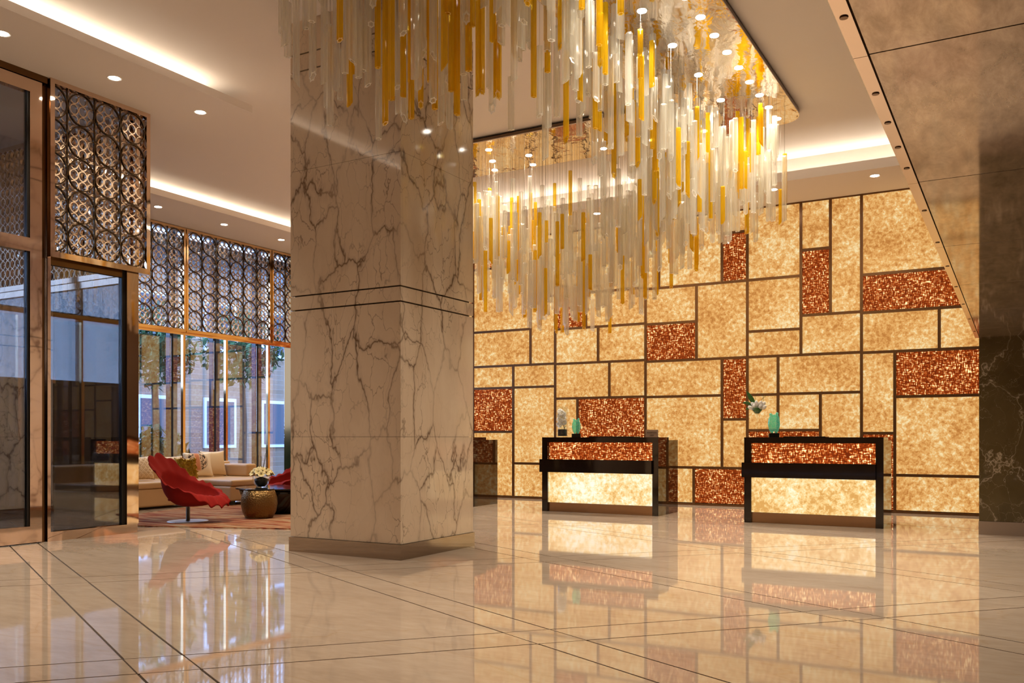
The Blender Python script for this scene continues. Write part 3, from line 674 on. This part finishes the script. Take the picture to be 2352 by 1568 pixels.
t = thing('flower_glass', 'tall martini glass of white tulips on the right hand counter', 'flower vase', (-2.97, 11.68, Z1), 0)
MB().lathe([(.001, 0), (.045, .002), (.045, .006), (.008, .012), (.005, .05), (.005, .27), (.010, .285), (.03, .305), (.098, .40), (.095, .40), (.027, .31), (.001, .292)], 28).build('stemmed_glass', M['vase'], t, True)
MB().lathe([(.001, .31), (.028, .312), (.066, .36), (.066, .385), (.001, .385)], 18).build('leaf_lining', M['leaf'], t)
def leaf_blade(p0, p1, w, sag=0.):
    m = MB(); a, b = Vector(p0), Vector(p1); d = b-a; s = d.cross(Vector((0, 1, .2))).normalized()
    def fn(u, v):
        c = a+d*u+Vector((0, 0, sag*math.sin(PI*u))); ww = w*math.sin(PI*min(1, u*.93+.07))**.8
        return c+s*ww*(v-.5)*2+Vector((0, -.25*ww*(1-abs(2*v-1)), 0))
    m.grid(fn, 8, 5)
    return m
def leaf(t, *a):
    o = leaf_blade(*a).build('leaf', M['leaf'], t, True); s = o.modifiers.new('s', 'SOLIDIFY'); s.thickness = .003; return o
leaf(t, (-.02, .0, .41), (-.14, .0, .61), .032); leaf(t, (-.04, 0, .40), (-.20, .0, .455), .022, .02); leaf(t, (-.04, 0, .39), (-.15, -.03, .37), .018)
for i, (x, z, dx) in enumerate(((-.075, .385, -.9), (-.03, .395, -.3), (.01, .40, .1), (.05, .395, .5), (.09, .39, .95), (-.05, .43, -.7), (.0, .44, 0), (.045, .44, .5), (.075, .435, .9))):
    m = MB(); m.ball((0, 0, 0), .034, 10, 7, (.78, .78, 1.25))
    m.xf(Matrix.Translation((x, -.035+.02*(i % 3), z)) @ Matrix.Rotation(dx*1.1, 4, 'Y') @ Matrix.Rotation(.5, 4, 'X')); m.build('tulip', M['petal'], t, True)
m = MB(); m.tube([(-.01, 0, .42), (-.03, 0, .53), (.02, 0, .60), (.07, 0, .56), (.085, 0, .47)], .0022, 5); m.tube([(.03, 0, .42), (.07, -.01, .5), (.115, 0, .545)], .0025, 5); m.build('grass_stem', M['leaf'], t)
tag(bev(B(-2.62, -2.1, 11.60, 11.85, Z1, Z1+.012).build('tray', M['counter']), .004), 'flat dark tray on the right hand counter behind the figurine', 'tray')
tag(bev(B(-5.45, -4.75, 11.82, 12.08, Z1, Z1+.014).build('tray', M['counter']), .004), 'flat dark tray in the middle of the orchid counter', 'tray')

# ------------------------------------------------------------------ lounge
U, V = Vector((.943, .334)), Vector((-.334, .943)); P0 = Vector((-8.5, 7.55))
rp = [P0+U*a+V*b for a, b in ((-1.95, 0), (1.9, 0), (1.9, 3.9), (-1.95, 3.9))]
MBr = MB().prism([(p.x, p.y) for p in rp], .001, .014); tag(MBr.build('rug', M['rug']), 'streaked red and beige rug under the lounge seats', 'rug')
# sofa
so = thing('sectional_sofa', 'tan leather sectional sofa with a chaise below the lounge windows', 'sofa', (-11.9, 9.6, .014))
def sb(name, x0, x1, y0, y1, z0, z1, w=.03): return bev(B(x0+11.9, x1+11.9, y0-9.6, y1-9.6, z0, z1).build(name, M['leather'], so), w, 3)
sb('seat_base', -12.55, -11.52, 8.1, 10.08, .02, .30); sb('seat_cushion', -12.5, -11.50, 8.1, 10.09, .30, .40, .035)
sb('chaise_base', -12.55, -10.94, 10.10, 11.45, .06, .30); sb('chaise_cushion', -12.5, -10.92, 10.11, 11.46, .30, .40, .035)
sb('backrest', -12.90, -12.48, 8.1, 10.09, .10, .66, .04); sb('backrest', -12.90, -12.40, 10.11, 11.46, .10, .66, .04); sb('armrest', -12.38, -11.75, 11.22, 11.46, .40, .62, .04)
for x, y in ((-11.45, 10.18), (-11.0, 10.18), (-11.0, 11.35), (-12.5, 8.2), (-12.5, 11.35)): cube('foot', M['blackm'], x+11.9-.04, x+11.9+.04, y-9.6-.04, y-9.6+.04, 0, .06, so)
def pillow_mesh(w, h, t, mat, name, nu=18):
    m = MB()
    def side(s):
        def fn(u, v):
            x, z = 2*u-1, 2*v-1
            e = (max(0, 1-x*x))**.42*(max(0, 1-z*z))**.42
            pin = 1-.10*(1-(1-abs(x))*1)*(1-abs(z))-.0
            px = x*w/2*(1-.09*(1-z*z)*abs(x)**3); pz = z*h/2*(1-.09*(1-x*x)*abs(z)**3)
            return (px, s*t/2*e, pz)
        return fn
    m.grid(side(-1), nu, nu); m.grid(side(1), nu, nu)
    me = m.mesh(name, mat, True, False)
    bm = bmesh.new(); bm.from_mesh(me); bmesh.ops.remove_doubles(bm, verts=bm.verts, dist=1e-5); bmesh.ops.recalc_face_normals(bm, faces=bm.faces); bm.to_mesh(me); bm.free()
    return me
def cushion(px, py, Xf, w, h, t, mat, label, lean=.25, turn=0., zb=.414):
    p = ray(px, py); k = Xf/p[0]
    o = link('cushion', pillow_mesh(w, h, t, M[mat], 'cushion')); o.location = (Xf, p[1]*k, zb+h/2*math.cos(lean)+.01)
    o.rotation_euler = (-lean, 0, PI/2-.32+turn)
    tag(o, label, 'cushion', 'cushions on the sofa'); return o
cushion(322, 1080, -12.05, .44, .40, .16, 'quilt', 'quilted beige cushion at the left end of the sofa', .35, .3)
cushion(392, 1075, -12.15, .42, .38, .15, 'quilt', 'quilted beige cushion between the red chair and the gold cushion')
g = cushion(428, 1078, -11.80, .36, .36, .12, 'goldsatin', 'gold cushion covered in satin ruffles', .3)
cushion(455, 1066, -12.16, .50, .44, .15, 'tiger', 'cream cushion printed with a tiger face', .3)
cushion(489, 1066, -12.28, .46, .46, .15, 'satin', 'plain champagne satin cushion right of the tiger cushion', .3)
m = MB()
for i in range(150):
    x, z = random.uniform(-.15, .15), random.uniform(-.135, .15); a = random.uniform(0, 6.28); r = random.uniform(.025, .05)
    b = len(m.v); y = -.05*(max(0, 1-(x/.18)**2)*max(0, 1-(z/.18)**2))**.4-.004
    c, s = math.cos(a), math.sin(a)
    m.v += [(x-c*r, y, z-s*r), (x-s*.014, y-.025, z+c*.014), (x+c*r, y-.004, z+s*r), (x+s*.014, y-.008, z-c*.014)]; m.quad(b, b+1, b+2, b+3)
m.build('ruffles', M['goldsatin'], g, fix=False)['kind'] = 'stuff'
# red swivel chairs with pleated petal shells
def petal_chair(loc, rz, label):
    t = thing('swivel_chair', label, 'armchair', loc, rz, 'red petal chairs'); t.scale = (.92, .92, .93)
    MB().lathe([(.001, 0), (.275, 0), (.28, .004), (.27, .010), (.03, .014), (.001, .014)], 40).build('base_disc', M['wire'], t)
    MB().lathe([(.028, .012), (.028, .21), (.06, .215), (.06, .225)], 20).build('pedestal', M['wire'], t, True)
    def fn(u, v):
        th = 2*PI*u; c = math.cos(th); cb = (1-c)/2; cf = (1+c)/2
        wing = cb**5; fr = cf**2.2
        R = .335+.05*fr+.03*wing; H = .49+.17*wing-.13*fr+.03*cb
        r = min(v/.66, 1.); q = max(0, (v-.66)/.34)
        x = R*math.sin(r*PI/2)**.85; z = .215+(H-.215)*(1-math.cos(r*PI/2))**1.05
        frp = max(0, c)**2
        x += q*(.035+.11*frp+.17*wing)-.02*wing*q*q
        z += q*(.22*wing+.02)-frp*(.03*q+.13*q*q)
        ph = 19*th+1.1*math.sin(3*th)
        amp = .003*max(0, (r-.6)/.4)+.024*q*(.45+.55*max(frp, wing))
        x += amp*.6*math.sin(ph)+.010*q*math.sin(7*th+1); z += amp*math.sin(ph+.8)+q*.018*math.sin(5*th+.6)
        return (x*c*1.10+.03, x*math.sin(th), z)
    o = MB().grid(fn, 228, 32, True).build('pleated_shell', M['red'], t, True)
    s = o.modifiers.new('s', 'SOLIDIFY'); s.thickness = .012; s.offset = 0
    def seat(u, v):
        th = 2*PI*u; x = .27*v; return (x*math.cos(th)*1.1+.04, x*math.sin(th), .35-.03*(1-v*v)+.006*math.sin(20*th)*v)
    o = MB().grid(seat, 60, 8, True).build('seat_pad', M['red'], t, True); s = o.modifiers.new('s', 'SOLIDIFY'); s.thickness = .05; s.offset = -1
    return t
petal_chair((-9.33, 7.90, .014), math.radians(12), 'red pleated petal chair on a steel disc, standing in front of the sofa')
petal_chair((-10.22, 10.66, .014), math.radians(252), 'red pleated petal chair half hidden behind the marble column')
# tables
t = thing('drum_table', 'hammered bronze drum side table on the rug', 'side table', (-8.90, 8.72, .014))
MB().lathe([(.001, 0), (.165, 0), (.18, .006), (.222, .09), (.240, .19), (.236, .27), (.205, .365), (.19, .38), (.001, .38)], 40).build('drum', M['hammered'], t, True)
MB().lathe([(.001, .381), (.196, .381), (.199, .387), (.196, .394), (.001, .394)], 40).build('table_top', M['black'], t)
t = thing('coffee_table', 'round black lacquer coffee table with a tapering bowl base', 'coffee table', (-9.31, 9.52, .014))
MB().lathe([(.001, 0), (.30, 0), (.36, .02), (.46, .12), (.54, .26), (.57, .345), (.001, .345)], 48).build('bowl_base', M['black'], t, True)
MB().lathe([(.001, .347), (.61, .347), (.615, .357), (.61, .368), (.001, .368)], 48).build('table_top', M['black'], t)
t = thing('lily_bowl', 'glass bowl of cream lilies with twigs on the black coffee table', 'flower bowl', (-9.42, 9.27, .383))
MB().lathe([(.001, 0), (.05, 0), (.10, .05), (.125, .11), (.12, .18), (.116, .18), (.12, .11), (.095, .053), (.001, .01)], 28).build('glass_bowl', M['vase'], t, True)
MB().lathe([(.001, .012), (.045, .012), (.085, .055), (.10, .12), (.001, .16)], 20).build('moss_ball', M['blackm'], t, True)
for i in range(20):
    a = i*2.4; rr = .02+.125*math.sqrt(i/20); z = .25-.075*(rr/.145)**2; c = (rr*math.cos(a), rr*math.sin(a), z)
    m = MB(); petals(m, c, .075, 6, .75, .30, .8, i, (math.cos(a)*rr*9, math.sin(a)*rr*9, .8)); o = m.build('lily_bloom', M['lily'], t)
    MB().ball((c[0]*1.1, c[1]*1.1, z+.02), .009, 6, 4).build('bloom_centre', M['twig'], o)
for x, dx in ((-.05, -.02), (-.03, .01), (.0, .0), (.02, .05), (.01, .09)):
    MB().tube([(x, 0, .2), (x+dx*.5, 0, .33), (x+dx, .01, .44+abs(dx))], .003, 5).build('twig', M['twig'], t)

# ------------------------------------------------------------------ the street outside
tag(B(-70, -13.6, -60, 70, -.3, -.12).build('street', M['asphalt']), 'grey street outside the windows', 'street', kind='structure')
tag(B(-14.9, -13.5, -8, 22, 4.62, 4.80).build('street_canopy', M['concrete']), 'concrete canopy over the pavement outside the windows', 'canopy', kind='structure')
HW = B(-.02, .06, -.62, .62, 0, 1.5).mesh('window', M['bwhite']); HP = B(.061, .075, -.52, .52, .1, 1.4).mesh('pane', M['bglass'])
tag(B(-15.2, -14.9, -3, 11.2, -.12, 2.05).box(-15.25, -14.85, -3, 11.25, 2.05, 2.12).build('boundary_wall', M['brownwall']), 'dark brown stone wall along the pavement outside the entrance', 'wall', kind='structure')
def house(x, y0, y1, h, mat, label, nw, nf, depth=6):
    t = thing('street_building', label, 'building', (x, (y0+y1)/2, -.12))
    L = y1-y0; cube('wall', M[mat], -depth, 0, -L/2, L/2, 0, h, t); cube('roof', M['concrete'], -depth-.15, .15, -L/2-.15, L/2+.15, h, h+.25, t)
    for i in range(nw):
        for j in range(nf):
            yc = -L/2+(i+.5)*L/nw; z = .9+j*(h-.4)/nf
            w = link('window', HW, t); w.location = (0, yc, z)
            link('pane', HP, w)
house(-21.0, 15.5, 27, 6.2, 'brick', 'brown brick building across the street, seen through the lounge windows', 5, 2)
house(-24.0, 28, 44, 7.5, 'bwhite', 'white building farther down the street, seen beside the marble column', 6, 2)
house(-38.0, 14, 28, 8.5, 'bwhite', 'pale building across the street, seen through the entrance glass', 6, 2)
house(-32.0, 2, 12, 2.4, 'brick', 'low brown brick building across the street beyond the entrance', 4, 1)
t = thing('street_lamp', 'double armed street lamp seen through the entrance glass', 'street lamp', (-27.5, 18.9, -.12))
MB().tube([(0, 0, 0), (0, 0, 4.6)], .07, 8, r1=.05).build('pole', M['concrete'], t)
for s in (-1, 1):
    MB().tube([(0, 0, 4.55), (0, s*.3, 5.1), (0, s*.9, 5.45), (0, s*1.6, 5.55)], .035, 6).build('arm', M['concrete'], t)
    B(-.1, .1, s*1.6-.25, s*1.6+.25, 5.5, 5.6).build('lamp_head', M['concrete'], t)
def tree(x, y, h, r, n, label, cat='tree', name='street_tree', trunk=True):
    t = thing(name, label, cat, (x, y, -.12))
    if trunk:
        MB().tube([(0, 0, 0), (.05, .03, h*.35), (0, 0, h*.7)], .12, 8, r1=.06).build('trunk', M['bark'], t)
    m = MB()
    for i in range(n):
        d = Vector((random.gauss(0, 1), random.gauss(0, 1), random.gauss(0, .9))).normalized()*r*random.random()**.4
        c = Vector((0, 0, h-r*.9 if trunk else h*.5))+d; s = random.uniform(.08, .16)
        u = Vector((random.gauss(0, 1), random.gauss(0, 1), random.gauss(0, 1))).normalized(); w = u.cross(Vector((.3, .5, .8))).normalized()
        b = len(m.v); m.v += [tuple(c-u*s), tuple(c+w*s*.4), tuple(c+u*s), tuple(c-w*s*.4)]; m.quad(b, b+1, b+2, b+3)
    m.build('foliage', M['foliage'], t, fix=False)['kind'] = 'stuff'
tree(-17.2, 13.6, 4.2, 1.0, 1600, 'leafy young tree outside the first lounge window')
tree(-18.0, 17.0, 4.6, 1.1, 1400, 'leafy tree outside the middle lounge window')
tree(-15.2, 12.05, 1.6, .68, 900, 'low green bush outside the first lounge window', 'bush', 'bush', False)
